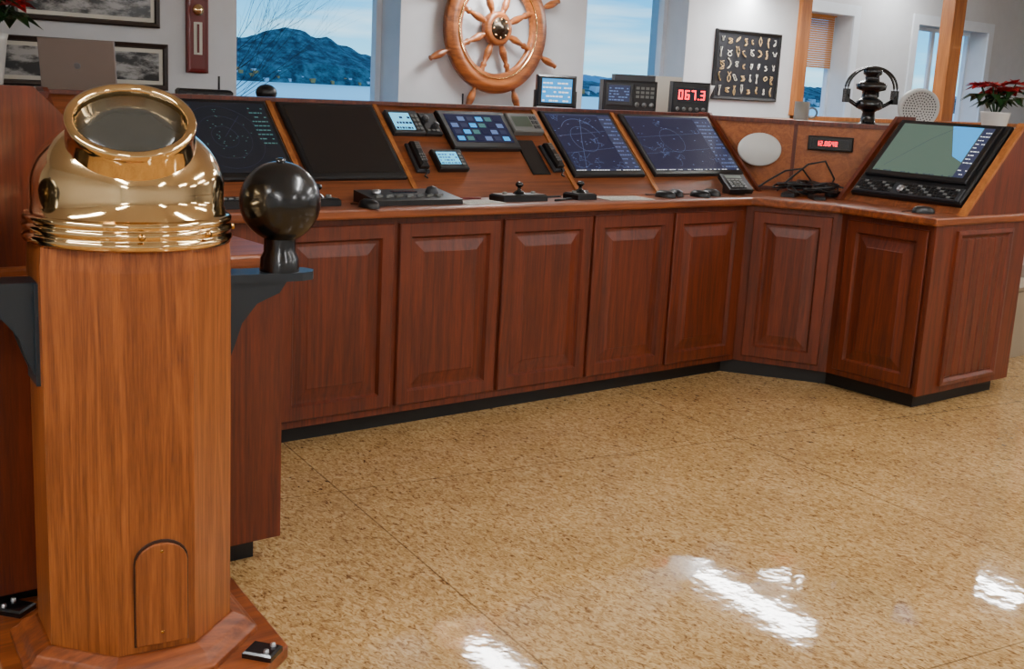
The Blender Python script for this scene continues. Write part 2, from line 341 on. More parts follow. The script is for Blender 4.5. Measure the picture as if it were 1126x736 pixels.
bb=B(); bb.poly(W0,led,.93,1.352,WS); bb.done('ledge',con)
bb=B()
FC=Fr((3.15,.67,.972),(.55,-.89,0),(0,0,1)); LC=math.hypot(.55,.89)
bb.box(FC,0,LC,0,.38,0,.02,WP); bb.box(FC,0,LC,.38,.405,-.05,.03,WD); bb.box(FC,0,LC,0,.02,.02,.03,WD); bb.box(FC,LC*.47,LC*.49,.02,.38,.02,.026,WD)
FCl=Fr((M(3.70),-.22,.972),(.55,.89,0),(0,0,1)); bb.box(FCl,0,LC,0,.38,0,.02,WP); bb.box(FCl,0,LC,.38,.405,-.05,.03,WD)
bb.done('corner_panels',con)
bb=B()
for s_ in (1,-1):
    T=(lambda x_:x_) if s_==1 else M
    p=[(T(a),c) for a,c in ((2.985,.075),(3.86,.075),(3.86,.93),(2.985,.93))]
    bb.poly(XZ,p,.965,.985,WD)
    FE=Fr((0,-.985,0),(1,0,0),(0,0,1))
    a0,a1=sorted((T(3.17),T(3.70)))
    bb.nest(FE,a0,a1,.11,.90,[(0,0),(0,.014),(.02,.018),(.032,.004),(.038,.002)],WD)
    nb=7; wdt=(a1-a0-.08)/nb
    for i in range(nb):
        bb.bbox(FE,a0+.04+i*wdt+.002,a0+.04+(i+1)*wdt-.004,.15,.86,.001,.009,WD,e=.006)
bb.done('end_panels',con)
# ------------------------------------------------------------ monitors
FS=Fr((0,.26,.972),(1,0,0),(0,cs,sn))
FR=Fr((3.26,-.25,.972),(0,-1,0),(cs,0,sn)); FL=Fr((M(3.26),-.95,.972),(0,1,0),(-cs,0,sn))
def lines(bb,F,pts,c,m,w_=.0015,closed=False):
    P=[V((p[0],p[1])) for p in pts]
    if closed: P.append(P[0])
    for p,q in zip(P,P[1:]):
        d=(q-p)
        if d.length<1e-6: continue
        nrm=V((-d.y,d.x)).normalized()*w_/2
        bb.flat(F,[tuple(p-nrm),tuple(q-nrm),tuple(q+nrm),tuple(p+nrm)],c,m)
def text_rows(bb,F,a0,a1,b0,b1,rows,c,m,h=.35):
    st=(b1-b0)/rows
    for i in range(rows):
        y=b1-(i+1)*st; x=a0
        while x<a1-.004:
            l=random.uniform(.006,.02); l=min(l,a1-x)
            if random.random()<.7: bb.quad(F,x,x+l,y,y+st*h,c,m)
            x+=l+.004
def circle(cx,cy,r_,n=40,a0=0,a1=2*math.pi): return [(cx+r_*math.cos(a0+(a1-a0)*i/n),cy+r_*math.sin(a0+(a1-a0)*i/n)) for i in range(n+1)]
def monitor(name,F,a0,a1,b0,b1,kind,bez=.022,bot=.03):
    bb=B(); bb.bbox(F,a0,a1,b0,b1,0.002,.022,BLK,e=.006)
    sa,sb,ta,tb=a0+bez,a1-bez,b0+bot,b1-bez; c=.0235; w_=sb-sa; h_=tb-ta
    base={'radar':S_DKG,'off':OFF,'chart':S_NAVY,'chart2':S_NAVY,'olive':S_TEAL}[kind]
    bb.quad(F,sa,sb,ta,tb,.023,base)
    if kind=='radar':
        cx,cy=sa+w_*.42,ta+h_*.5
        for k_ in (.44,.3,.15): lines(bb,F,circle(cx,cy,h_*k_),c,S_LAND,.001)
        text_rows(bb,F,sb-w_*.2,sb-.01,ta+.16,tb-.01,9,c,S_GRN,.25); text_rows(bb,F,sa+.005,sa+.07,tb-.05,tb-.01,3,c,S_LAND)
        lines(bb,F,[(cx,cy),(cx+.1,cy+.12)],c,S_LAND)
        for i in range(35): x_=cx+random.gauss(0,.07); y_=cy+random.gauss(0,.06); bb.quad(F,x_,x_+.006,y_,y_+.003,c,S_GRN)
    if kind in('chart','chart2'):
        bb.quad(F,sb-w_*.2,sb,ta,tb,c,S_LAND)
        text_rows(bb,F,sb-w_*.19,sb-.004,ta+.02,tb-.01,13,c+.0004,S_LINE,.25)
        bb.quad(F,sa,sb,tb-.012,tb,c,S_LAND); bb.quad(F,sa,sb,ta,ta+.012,c,S_LAND); text_rows(bb,F,sa,sb,ta+.001,ta+.011,1,c+.0004,S_WHT,.4)
        mxx=sb-w_*.21
        for _ in range(7):
            x_=random.uniform(sa,mxx);y_=random.uniform(ta+.02,tb-.02); pts=[]
            for i in range(14):
                pts.append((x_,y_)); x_=min(mxx,max(sa,x_+random.uniform(-.03,.036))); y_=min(tb-.014,max(ta+.014,y_+random.uniform(-.028,.028)))
            lines(bb,F,pts,c,S_LINE,.001)
        for _ in range(26):
            x_=random.uniform(sa,mxx-.012);y_=random.uniform(ta+.02,tb-.02); bb.quad(F,x_,x_+.01,y_,y_+.003,c,S_LINE)
        cx,cy=(sa+mxx)/2,ta+h_*.55
        lines(bb,F,circle(cx,cy,h_*.22),c,S_LINE,.001)
        for k_ in (.3,.6): lines(bb,F,[(sa,ta+h_*k_),(mxx,ta+h_*(k_+.1))],c,S_LINE,.0008)
        if kind=='chart':
            lines(bb,F,[(cx-.1,ta+.02),(cx-.02,cy),(cx+.05,tb-.03)],c,S_LINE,.0015)
            lines(bb,F,circle(cx,cy,h_*.36,a0=.3,a1=2.5),c,S_LINE,.0015)
    if kind=='olive':
        bb.flat(F,[(sa+w_*.55,tb),(sb-w_*.12,tb),(sb-w_*.12,ta+h_*.3),(sa+w_*.75,ta+h_*.4)],c,S_BLUE)
        bb.quad(F,sb-w_*.11,sb,ta,tb,c,S_LAND); text_rows(bb,F,sb-w_*.1,sb-.002,ta+.02,tb-.01,12,c+.0004,S_WHT,.2)
        text_rows(bb,F,sa,sb,ta+.001,ta+.012,1,c,S_LAND,.5)
        lines(bb,F,[(sa+.05,ta+.04),(sa+w_*.4,ta+h_*.7),(sa+w_*.6,tb-.01)],c,S_LAND,.002)
    return bb.done(name)
monitor('radar_monitor',FS,-.215,.238,.11,.553,'radar')
monitor('blank_monitor',FS,.295,.787,.11,.553,'off')
monitor('chart_monitor',FS,1.80,2.30,.11,.553,'chart')
monitor('chart_monitor',FS,2.375,3.09,.11,.553,'chart2')
monitor('blank_monitor',FL,.03,.66,.1,.56,'off')
o=empty('radar_workstation')
bb=B(); bb.bbox(FR,.02,.675,.045,.61,.002,.035,BLK,e=.01); bb.bbox(FR,.035,.66,.05,.135,.035,.043,DG,e=.004)
for r_ in range(4):
    for c_ in range(22):
        if 8<=c_<=9: continue
        bb.box(FR,.05+c_*.027,.05+c_*.027+.02,.06+r_*.018,.06+r_*.018+.012,.043,.048,GR if (c_+r_)%4==0 else BLK)
bb.rev(Fr(FR.P(.31,.09,.043),FR.u,FR.v),[(.022,0),(.022,.004),(.014,.012),(1e-4,.014)],SIL,20)
bb.done('housing',o)
x_=monitor('screen',FR.sub(0,0,.033),.05,.645,.165,.585,'olive',bez=.03,bot=.03); x_.parent=o
# ------------------------------------------------------------ slope instruments
def item(name,F,a0,a1,b0,b1,th,body,scr=None,smat=None,knobs=(),keys=None,rows=0,rm=S_WHT):
    bb=B(); bb.bbox(F,a0,a1,b0,b1,.002,th,body,e=.006)
    if scr: bb.quad(F,a0+scr[0],a0+scr[1],b0+scr[2],b0+scr[3],th+.0008,smat)
    if rows: text_rows(bb,F,a0+scr[0]+.004,a0+scr[1]-.004,b0+scr[2]+.004,b0+scr[3]-.004,rows,th+.0014,rm,.4)
    for kx,ky,kr in knobs: bb.rev(Fr(F.P(a0+kx,b0+ky,th),F.u,F.v),[(kr,0),(kr*.9,.012),(kr*.6,.014),(1e-4,.014)],DG,16)
    if keys:
        nx,ny,x0,x1,y0,y1,km=keys
        for i in range(nx):
            for j in range(ny):
                dx=(x1-x0)/nx;dy=(y1-y0)/ny
                bb.box(F,a0+x0+i*dx,a0+x0+(i+.7)*dx,b0+y0+j*dy,b0+y0+(j+.65)*dy,th,th+.003,km)
    return bb.done(name)
vv=lambda q:.542-.417*q
item('color_plotter',FS,.835,1.01,vv(.40),vv(.06),.03,DG,(.012,.12,.015,.12),S_CY,keys=(2,4,.13,.168,.015,.12,GR),rows=3,rm=S_NAVY)
item('autopilot_panel',FS,1.015,1.11,vv(.40),vv(.08),.025,BLK,knobs=((.028,.09,.018),(.07,.05,.016)),keys=(3,1,.01,.085,.012,.03,GR))
o=item('touch_display',FS,1.13,1.54,vv(.62),vv(.04),.03,BLK,(.03,.38,.035,.215),S_NAVY,rows=0)
bb=B()
for i in range(6):
    for j in range(4): bb.quad(FS,1.175+i*.055,1.215+i*.055,vv(.62)+.045+j*.042,vv(.62)+.072+j*.042,.0318,[S_BLUE,S_NAVY,S_LAND,S_GRN,S_LINE][(i*3+j*2)%5])
x_=bb.done('icons'); x_.parent=o
item('echo_sounder',FS,1.55,1.745,vv(.36),vv(.06),.035,GR,(.02,.13,.03,.1),plain('lcd',(60,74,60),.3),keys=(2,3,.14,.185,.02,.11,DG))
def handset(name,F,a,b,ang=0):
    bb=B(); G=F.sub(a,b,0,ang)
    bb.bbox(G,-.035,.035,-.085,.085,.002,.02,DG,e=.006); bb.bbox(G,-.024,.024,-.075,.078,.02,.05,BLK,e=.012)
    for i in range(5): bb.box(G,-.014,.014,.025+i*.009,.029+i*.009,.05,.052,GR)
    for i in range(3):
        for j in range(3): bb.box(G,-.016+i*.012,-.008+i*.012,-.05+j*.016,-.04+j*.016,.05,.053,GR)
    pts=[G.P(0,-.085,.03)]+[G.P(.012*math.sin(i*1.6),-.085-.011*i,.02) for i in range(1,5)]
    bb.tube(pts,.004,BLK); bb.done(name)
handset('radio_handset',FS,.90,vv(.74),-.05)
item('gps_display',FS,.985,1.155,vv(.93),vv(.64),.03,BLK,(.015,.13,.025,.1),S_CY,keys=(1,4,.135,.16,.02,.1,GR),rows=4,rm=S_NAVY)
bb=B(); bb.bbox(FS,1.545,1.66,vv(.98),vv(.44),.001,.008,BLK2); bb.done('recess_plate')
handset('radio_handset',FS,1.715,vv(.74),.05)
# ------------------------------------------------------------ counter things
ZT=.972
def FT(x_,y_,ang=0,z=ZT+.001): return Fr((x_,y_,z),(math.cos(ang),math.sin(ang),0),(-math.sin(ang),math.cos(ang),0))
bb=B(); G=FT(.66,.12,.0)
bb.poly(Fr(G.o,G.v,V((0,0,1))),[(-.09,0),(.1,0),(.1,.05),(-.09,.022)],-.22,.22,BLK)
for i in range(14): bb.box(G,-.2+i*.026,-.182+i*.026,-.05+.02*(i%2),-.034+.02*(i%2),.03,.04,GR)
bb.rev(Fr(G.P(.13,.02,.035)),[(.03,0),(.03,.01),(.022,.03),(1e-4,.036)],DG,20); bb.rev(Fr(G.P(-.15,.03,.04)),[(.02,0),(.02,.015),(1e-4,.018)],SIL,16)
bb.box(G,-.06,.06,.03,.07,.035,.046,S_DKG); bb.done('control_keypad')
def lever(name,x_,y_,w_=.09):
    bb=B(); G=FT(x_,y_); bb.bbox(G,-w_,w_,-.055,.055,0,.03,BLK,e=.008)
    bb.rev(Fr(G.P(0,0,.03)),[(.03,0),(.02,.012),(.009,.018),(.008,.03),(.016,.035),(.02,.044),(.012,.054),(1e-4,.056)],BLK2,16)
    for i in (-1,1): bb.rev(Fr(G.P(i*w_*.65,0,.03)),[(.012,0),(.011,.01),(1e-4,.011)],GR,12)
    bb.done(name)
lever('joystick_panel',1.26,.11,.13); lever('throttle_lever',1.64,.11,.06); lever('joystick_panel',.22,.14,.08)
bb=B(); G=FT(-.2,.12); bb.bbox(G,-.13,.13,-.06,.07,0,.035,BLK)
for i in range(8): bb.box(G,-.11+i*.028,-.092+i*.028,-.04,-.02,.035,.042,GR)
bb.done('keypad_unit')
for i,(x_,y_,a_,s1,s2) in enumerate(((1.0,.07,.1,.11,.06),(1.90,.08,-.1,.14,.08))):
    bb=B(); bb.box(FT(x_,y_,a_),-s1,s1,-s2,s2,0,.003,PAP)
    text_rows(bb,FT(x_,y_,a_),-s1+.02,s1-.02,-s2+.01,s2-.01,6,.0035,DG,.25); bb.done('paper_sheet')
for i,(x_,y_,a_) in enumerate(((1.48,.05,.3),(1.02,.19,-.1),(1.5,.17,.1))):
    bb=B(); bb.tube([FT(x_,y_,a_).P(-.07,0,.006),FT(x_,y_,a_).P(.06,0,.006),FT(x_,y_,a_).P(.075,0,.006)],.005,[BLK,REDW,DG][i],8); bb.done('pen')
def mouse(x_,y_,a_):
    bb=B(); G=FT(x_,y_,a_)
    n=14; vs=[];rings=[(1,0),(1.0,.012),(.85,.026),(.5,.034),(.02,.036)]
    for s_,h_ in rings:
        for k_ in range(n):
            t=2*math.pi*k_/n; vs.append(G.P(.033*s_*math.cos(t),.058*s_*math.sin(t),h_))
    fs=[(i*n+k_,i*n+(k_+1)%n,(i+1)*n+(k_+1)%n,(i+1)*n+k_) for i in range(4) for k_ in range(n)]
    bb.add(vs,fs,BLK,True); bb.box(G,-.003,.003,.02,.036,.026,.034,GR)
    bb.tube([G.P(0,.05,.01),G.P(.01,.08,.006),G.P(-.01,.11,.005)],.0025,BLK); bb.done('computer_mouse')
mouse(2.2,.08,.3); mouse(2.32,.12,-.3); mouse(2.44,.06,.3); mouse(2.57,.10,.1); mouse(.38,-.0,.1); mouse(3.1,-.83,.9)
bb=B(); G=Fr((2.80,.14,ZT+.045),(.95,-.3,0),(.25,.8,.5)); bb.bbox(G,-.075,.075,-.07,.07,0,.03,BLK)
for i in range(4):
    for j in range(4): bb.box(G,-.055+i*.025,-.037+i*.025,-.055+j*.02,-.042+j*.02,.03,.034,GR)
bb.box(FT(2.81,.15,-.3),-.05,.05,-.03,.04,0,.05,BLK)
bb.quad(G,-.055,.045,.03,.055,.031,plain('lcd2',(100,110,100),.3)); bb.done('desk_telephone')
bb=B()
for k_ in range(9):
    cx,cy=3.25+random.uniform(-.14,.1),-.0+random.uniform(-.14,.14); pts=[]
    for i in range(28):
        t=i*.5; rr_=.085+.035*math.sin(t*1.3+k_); pts.append((cx+rr_*math.cos(t),cy+rr_*.8*math.sin(t),ZT+.012+.004*k_+.035*abs(math.sin(t*.5+k_))))
    bb.tube(pts,.006,BLK,5)
bb.bbox(FT(3.08,-.02,.5),-.09,.09,-.035,.035,0,.025,BLK); bb.bbox(FT(3.10,-.18,.9),-.07,.07,-.03,.03,0,.02,BLK); bb.bbox(FT(3.36,-.10,.2),-.05,.05,-.03,.03,0,.035,DG)
for px,py,hh in ((3.38,-.05,.19),(3.31,.05,.14)):
    pts=[(px+.02,py+.03,ZT+.01),(px+.04,py,ZT+hh*.5),(px+.01,py+.05,ZT+hh),(px-.05,py+.12,ZT+hh*.88),(px-.12,py+.19,ZT+hh*.4),(px-.18,py+.22,ZT+.01)]
    bb.tube(pts,.006,BLK,6)
bb.done('cable_tangle')
bb=B(); G=Fr((3.245,.36,1.20),(.77,-.635,0),(.1,.12,1)); bb.rev(G,[(.095,0),(.095,.012),(.087,.02),(1e-4,.024)],WHT,40,ex=1.32)
bb.tube([G.P(0,0,.002),G.P(0,-.02,-.06)],.015,DG,8); bb.done('white_speaker_disc')
bb=B(); bb.bbox(FC,.58,.83,.245,.325,.0265,.06,BLK,e=.006); bb.quad(FC,.60,.81,.26,.31,.0605,OFF)
def digits(bb,F,x0,y0,h,txt,m,c):
    w_=h*.5; D={'0':'abcdef','6':'afgedc','7':'abc','3':'abgcd','1':'bc','2':'abged','4':'fgbc'}
    x_=x0
    for ch in txt:
        t=h*.13
        if ch=='.': bb.quad(F,x_,x_+t,y0,y0+t,c,m); x_+=t*2.2; continue
        S={'a':(x_,x_+w_,y0+h-t,y0+h),'d':(x_,x_+w_,y0,y0+t),'g':(x_,x_+w_,y0+h/2-t/2,y0+h/2+t/2),'b':(x_+w_-t,x_+w_,y0+h/2,y0+h),'c':(x_+w_-t,x_+w_,y0,y0+h/2),'f':(x_,x_+t,y0+h/2,y0+h),'e':(x_,x_+t,y0,y0+h/2)}
        for s_ in D[ch]: bb.quad(F,*S[s_],c,m)
        x_+=w_*1.45
digits(bb,FC,.63,.272,.026,'12.0640',S_RED,.0612); bb.done('led_readout')
# ------------------------------------------------------------ ledge things
ZL=1.353
def FV(x_,y_,ang=0,z=ZL): return Fr((x_,y_,z),(math.cos(ang),math.sin(ang),0),(0,0,1))
bb=B(); G=FV(2.22,1.0,-.55)
bb.bbox(G,-.11,.11,.03,.205,-.05,.03,BLK,e=.01); bb.box(G,-.12,-.105,.0,.12,-.04,0,DG); bb.box(G,.105,.12,0,.12,-.04,0,DG); bb.box(G,-.12,.12,0,.012,-.06,.02,DG)
bb.quad(G,-.085,.085,.055,.185,.031,S_BLUE); text_rows(bb,G,-.08,.08,.06,.18,5,.032,S_WHT,.35); bb.done('depth_display')
bb=B(); G=FV(2.88,1.08,-.55)
bb.bbox(G,-.17,.16,.0,.2,-.1,.02,BLK,e=.012); bb.bbox(G,-.15,.01,.05,.18,.02,.03,DG); bb.quad(G,-.14,-.01,.075,.17,.0305,S_LAND); text_rows(bb,G,-.135,-.015,.08,.165,5,.031,S_LINE,.4)
for i in range(3): bb.rev(Fr(G.P(.04+i*.045,.06,.02),G.u,G.v),[(.015,0),(.013,.012),(1e-4,.013)],GR,14)
for i in range(4):
    for j in range(3): bb.box(G,.03+i*.03,.05+i*.03,.1+j*.025,.116+j*.025,.02,.024,GR)
bb.box(G,-.1,.15,.2,.235,-.1,-.01,DG); bb.done('radio_transceiver')
bb=B(); G=FV(3.18,.87,-.55); bb.bbox(G,-.115,.115,0,.21,-.07,.02,BLK,e=.01); bb.quad(G,-.09,.09,.095,.175,.0205,S_DKG)
digits(bb,G,-.08,.106,.055,'067.3',S_RED,.022)
for i in range(5): bb.rev(Fr(G.P(-.08+i*.04,.05,.02),G.u,G.v),[(.012,0),(.01,.01),(1e-4,.011)],GR,12)
bb.done('frequency_readout')
bb=B(); G=FV(3.38,1.2,-.4); bb.box(G,-.3,.06,0,.24,-.03,-.02,PAP); bb.done('paper_board')
bb=B(); bb.rev(Fr((3.56,1.12,ZL)),[(.05,0),(.05,.02),(.012,.03),(.012,.1),(.05,.13),(.075,.2),(.07,.2),(.045,.14),(1e-4,.12)],WHT,28); bb.done('desk_lamp')
def gadget(name,x_,y_,w_,d_,h_,mat):
    bb=B(); G=FT(x_,y_,-.3,ZL); bb.bbox(G,-w_,w_,-d_,d_,0,h_,mat,e=.01)
    for i in range(4): bb.box(G,-w_*.7+i*w_*.4,-w_*.5+i*w_*.4,-d_-.003,-d_,h_*.3,h_*.6,GR)
    bb.tube([G.P(w_*.6,d_*.6,h_),G.P(w_*.6,d_*.6,h_+.06)],.005,BLK); bb.done(name)
gadget('network_router',.12,1.0,.12,.07,.05,BLK)
bb=B(); bb.sph((.42,.98,ZL+.045),.05,BLK,20,.8); bb.rev(Fr((.42,.98,ZL)),[(.045,0),(.04,.02),(1e-4,.02)],BLK,20); bb.done('webcam')
gadget('antenna_box',1.60,1.1,.08,.04,.02,BLK)
for i in range(3):
    bb=B(); bb.tube([(1.0+.14*i,.82,ZL+.008),(1.2+.12*i,.86+.03*i,ZL+.008)],.006,[DG,BLK,REDW][i]); bb.done('pen')
bb=B(); T_=FT(-.42,1.05,-.65,ZL)
LID=plain('laptop_lid',(138,122,112),.4,metal=.1)
bb.box(T_,-.15,.15,.0,.2,0,.018,DG); LF=Fr(T_.P(0,-.0,.018),T_.u,(T_.v*-.18+V((0,0,1)))); bb.bbox(LF,-.16,.16,0,.22,0,.01,LID); bb.rev(Fr(LF.P(0,.11,.0102),LF.u,LF.v),[(.014,0),(.013,.0005)],SIL,16); bb.done('laptop')
def plant(name,x_,y_,s_=1.0,h_=.16):
    bb=B(); bb.rev(Fr((x_,y_,ZL)),[(.055*s_,0),(.075*s_,h_*.9),(.08*s_,h_),(.07*s_,h_),(.065*s_,h_*.8),(1e-4,h_*.8)],WHT,24)
    def leaf(p,d,l,wd,m):
        d=d.normalized(); a=d.cross(V((0,0,1))).normalized(); mid=p+d*l*.5+V((0,0,.01)); tip=p+d*l-V((0,0,l*.18))
        bb.add([p,mid+a*wd,tip,mid-a*wd,mid-V((0,0,wd*.35))],[(0,1,4),(1,2,4),(2,3,4),(3,0,4)],m)
    for k_ in range(9):
        t=k_*2.4; cx=V((x_+.09*s_*math.cos(t)*(k_>0),y_+.09*s_*math.sin(t)*(k_>0),ZL+h_+.1*s_+random.uniform(-.03,.06)))
        bb.tube([(x_,y_,ZL+h_*.7),tuple(cx)],.004,GRN,5)
        for j in range(9):
            tt=j*.7+k_; leaf(cx,V((math.cos(tt),math.sin(tt),random.uniform(-.1,.5))),.09*s_,.028*s_,RED)
        for j in range(5):
            tt=j*1.3+k_; leaf(cx-V((0,0,.04)),V((math.cos(tt),math.sin(tt),-.2)),.11*s_,.026*s_,GRN)
    bb.done(name)
plant('poinsettia_plant',-.78,1.15,1.25,.24); plant('poinsettia_plant',4.21,-.52,1.05,.13)
bb=B(); MG=plain('mug_grey',(140,136,128),.4); bb.rev(Fr((3.78,.5,ZL)),[(.042,0),(.046,.01),(.046,.13),(.04,.13),(.038,.02),(1e-4,.02)],MG,24)
bb.tor(Fr((3.83,.46,ZL+.065),(.77,-.635,0),(0,0,1)),.03,.006,MG,20,6); bb.done('coffee_mug')
# pelorus
bb=B(); px_,py_=3.92,.12; G=Fr((px_,py_,ZL))
bb.rev(G,[(.085,0),(.085,.014),(.045,.024),(.036,.09),(.05,.1),(.075,.11),(.078,.15),(.06,.165),(.05,.17),(.05,.21),(.085,.22),(.09,.25),(.07,.265),(.045,.27),(.04,.30),(.055,.31),(.055,.34),(.03,.352),(1e-4,.355)],BLK2,28)
A=Fr((px_,py_,ZL+.20),(.77,-.635,0),(0,0,1))
for dd in (-.03,.03): bb.tube([A.P(.145*math.cos(t),.02+.13*math.sin(t),dd) for t in [math.pi*(-.12+1.24*i/24) for i in range(25)]],.007,BLK2,8)
for s_ in (-1,1): bb.box(A,s_*.142-.014,s_*.142+.014,-.06,.02,-.035,.035,BLK2); bb.tube([A.P(s_*.135,-.04,0),A.P(s_*.05,-.09,0)],.013,BLK2)
bb.done('pelorus_sight')
bb=B(); A=Fr((4.06,-.12,ZL+.127),(.77,-.635,0),(-.1,-.12,1))
bb.rev(A,[(.10,-.05),(.115,-.02),(.118,.02),(.108,.03),(.102,.02),(1e-4,.02)],WHT,40)
for r_ in range(1,7):
    for k_ in range(6*r_):
        t=2*math.pi*k_/(6*r_); bb.rev(Fr(A.P(.0155*r_*math.cos(t),.0155*r_*math.sin(t),.0205),A.u,A.v),[(.0045,0),(.0045,.0008)],DG,6,False)
bb.tube([(4.07,-.10,ZL+.001),(4.07,-.10,ZL+.03)],.035,WHT,12); bb.done('perforated_speaker')
# ------------------------------------------------------------ wall things
def picture(name,a0,a1,b0,b1,seed):
    bb=B(); F=FW; fr_=plain('frame_dark'+str(seed),(40,24,16),.35)
    bb.nest(F,a0,a1,b0,b1,[(0,.002),(0,.02),(.006,.026),(.02,.022),(.026,.012)],fr_); bb.quad(F,a0+.026,a1-.026,b0+.026,b1-.026,.0125,PAP)
    m,nt,b=newmat('old_photo'+str(seed)); N=nt.nodes;L=nt.links; tc=N.new('ShaderNodeTexCoord'); n=N.new('ShaderNodeTexNoise'); n.inputs['Scale'].default_value=6; n.inputs['Detail'].default_value=10; n.inputs['Roughness'].default_value=.7
    mp=N.new('ShaderNodeMapping'); mp.inputs['Scale'].default_value=(1,1,3); mp.inputs['Location'].default_value=(seed*3,0,0); L.new(tc.outputs['Object'],mp.inputs[0]); L.new(mp.outputs[0],n.inputs['Vector'])
    r=N.new('ShaderNodeValToRGB'); r.color_ramp.elements[0].position=.45; r.color_ramp.elements[0].color=(.015,.015,.015,1); r.color_ramp.elements[1].position=.58; r.color_ramp.elements[1].color=(.35,.35,.34,1); L.new(n.outputs[0],r.inputs[0]); L.new(r.outputs[0],b.inputs['Base Color']); b.inputs['Roughness'].default_value=.2
    bb.quad(F,a0+.045,a1-.045,b0+.045,b1-.045,.0135,m); bb.done(name)
picture('framed_photograph',-1.3,.24,1.375,1.60,1); picture('framed_photograph',-.5,.2,1.675,2.05,2)
bb=B(); bb.nest(FW,.34,.455,1.47,1.95,[(0,.002),(0,.02),(.008,.026),(.02,.02)],REDW); bb.quad(FW,.362,.433,1.5,1.93,.021,REDW); bb.box(FW,.375,.42,1.56,1.72,.0212,.024,PAP); bb.rev(Fr(FW.P(.3975,1.78,.022),FW.u,FW.v),[(.028,0),(.028,.008),(1e-4,.009)],BRASS,24); bb.box(FW,.392,.403,1.57,1.71,.024,.028,REDW); bb.done('barometer')
bb=B(); a0,a1,b0,b1=4.28,4.99,1.465,1.955
bb.nest(FW,a0,a1,b0,b1,[(0,.002),(0,.022),(.006,.028),(.02,.024),(.024,.012)],BLK); bb.quad(FW,a0+.024,a1-.024,b0+.024,b1-.024,.0125,plain('board_black',(14,16,24),.6))
for i in range(8):
    for j in range(5):
        if random.random()<.08: continue
        cx=a0+.07+i*.082+random.uniform(-.012,.012); cy=b0+.07+j*.088+random.uniform(-.01,.01); h_=random.uniform(.014,.036); k_=random.choice([1,2,3,4,5]); ph=random.random()*6; wx=random.uniform(.006,.022)
        pts=[FW.P(cx+wx*math.sin(t*k_/2+ph),cy+h_*math.cos(t),.018+.003*math.sin(3*t)) for t in [i2*.42 for i2 in range(16)]]
        bb.tube(pts,.0036,TAN if random.random()<.5 else PAP,5)
bb.done('knot_board')
# ship's wheel
sw=empty('ships_wheel'); WX,WZ=2.27,1.815
G=Fr((WX,YW-.07,WZ),(1,0,0),(0,0,1))
bb=B()
bb.rev(G,[(.265,-.018),(.265,.012),(.275,.02),(.305,.022),(.313,.03),(.345,.03),(.355,.022),(.375,.018),(.382,.008),(.382,-.018),(.265,-.018)],WWH,64,cap=False)
bb.tor(Fr(G.P(0,0,.022),G.u,G.v),.292,.006,BRASS,64,6)
bb.done('rim',sw)
bb=B()
for k_ in range(8):
    t=math.radians(22.5+45*k_); d=G.u*math.cos(t)+G.v*math.sin(t)
    S=Fr(G.o,d.cross(G.n),G.n)
    if S.n.dot(d)<0: S=Fr(G.o,-d.cross(G.n),G.n)
    bb.rev(S,[(.022,.06),(.022,.09),(.014,.095),(.018,.12),(.024,.15),(.018,.19),(.012,.215),(.02,.225),(.02,.235),(.014,.245),(.02,.262),(.02,.38),(.013,.385),(.012,.395),(.02,.42),(.024,.45),(.018,.49),(.012,.505),(.016,.515),(1e-4,.525)],WWH,12)
bb.done('spokes',sw)
bb=B(); bb.rev(G,[(.1,-.02),(.1,.02),(.09,.032),(.075,.034),(1e-4,.034)],WWH,40); bb.rev(Fr(G.P(0,0,.034),G.u,G.v),[(.065,0),(.06,.008),(.045,.008),(.04,.014),(.02,.02),(.018,.03),(1e-4,.034)],plain('bronze_hub',(60,52,42),.3,metal=.8),32)
bb.rev(Fr(G.P(0,0,-.068),G.u,G.v),[(.04,0),(.04,.05)],BLK,20)
for k_ in range(8):
    t=math.radians(45*k_); bb.rev(Fr(G.P(.053*math.cos(t),.053*math.sin(t),.042),G.u,G.v),[(.007,0),(.006,.004),(1e-4,.005)],BRASS,8)
bb.done('hub',sw)
# ------------------------------------------------------------ binnacle
bn=empty('compass_binnacle'); BX,BY=-1.125,-1.30; rot=math.radians(-8)
G=Fr((BX,BY,0),(math.cos(rot),math.sin(rot),0),(-math.sin(rot),math.cos(rot),0))
oct0=math.pi/8
bb=B(); hs=.335; ch=.1
bb.poly(G,[(-hs+ch,-hs),(hs-ch,-hs),(hs,-hs+ch),(hs,hs-ch),(hs-ch,hs),(-hs+ch,hs),(-hs,hs-ch),(-hs,-hs+ch)],0,.035,WBB)
bb.rev(G,[(.315,.035),(.315,.05),(.30,.055),(.285,.075),(.25,.09)],WBB,8,False,oct0)
bb.done('base',bn,bevel=.004)
bb=B()
for sx,sy in ((.25,-.25),(-.25,.25),(.25,.25),(-.25,-.25)):
    A=G.sub(sx,sy,.035,math.atan2(sy,sx)); bb.bbox(A,-.03,.05,-.035,.035,0,.018,BLK2,e=.005)
    for i in (-1,1): bb.rev(Fr(A.P(.03,i*.02,.018)),[(.008,0),(.007,.008),(1e-4,.009)],SIL,8)
bb.done('floor_clamps',bn)
rc=.243
for i in range(8):
    bb=B(); t0=oct0+i*math.pi/4; t1=t0+math.pi/4
    c0,s0,c1,s1=math.cos(t0),math.sin(t0),math.cos(t1),math.sin(t1)
    vs=[];prof=[(rc,.085),(rc,1.03),(rc*.985,1.075),(rc*.95,1.095)]
    for r_,h_ in prof:
        vs+=[G.P(r_*c0,r_*s0,h_),G.P(r_*c1,r_*s1,h_)]
    fs=[(2*j,2*j+1,2*j+3,2*j+2) for j in range(3)]
    off=V((random.uniform(-3,3),random.uniform(-3,3),random.uniform(-2,2)))
    bb.add([v-off for v in vs],fs,WB); o=bb.done('stave_%d'%(i+1),bn); o.location=off
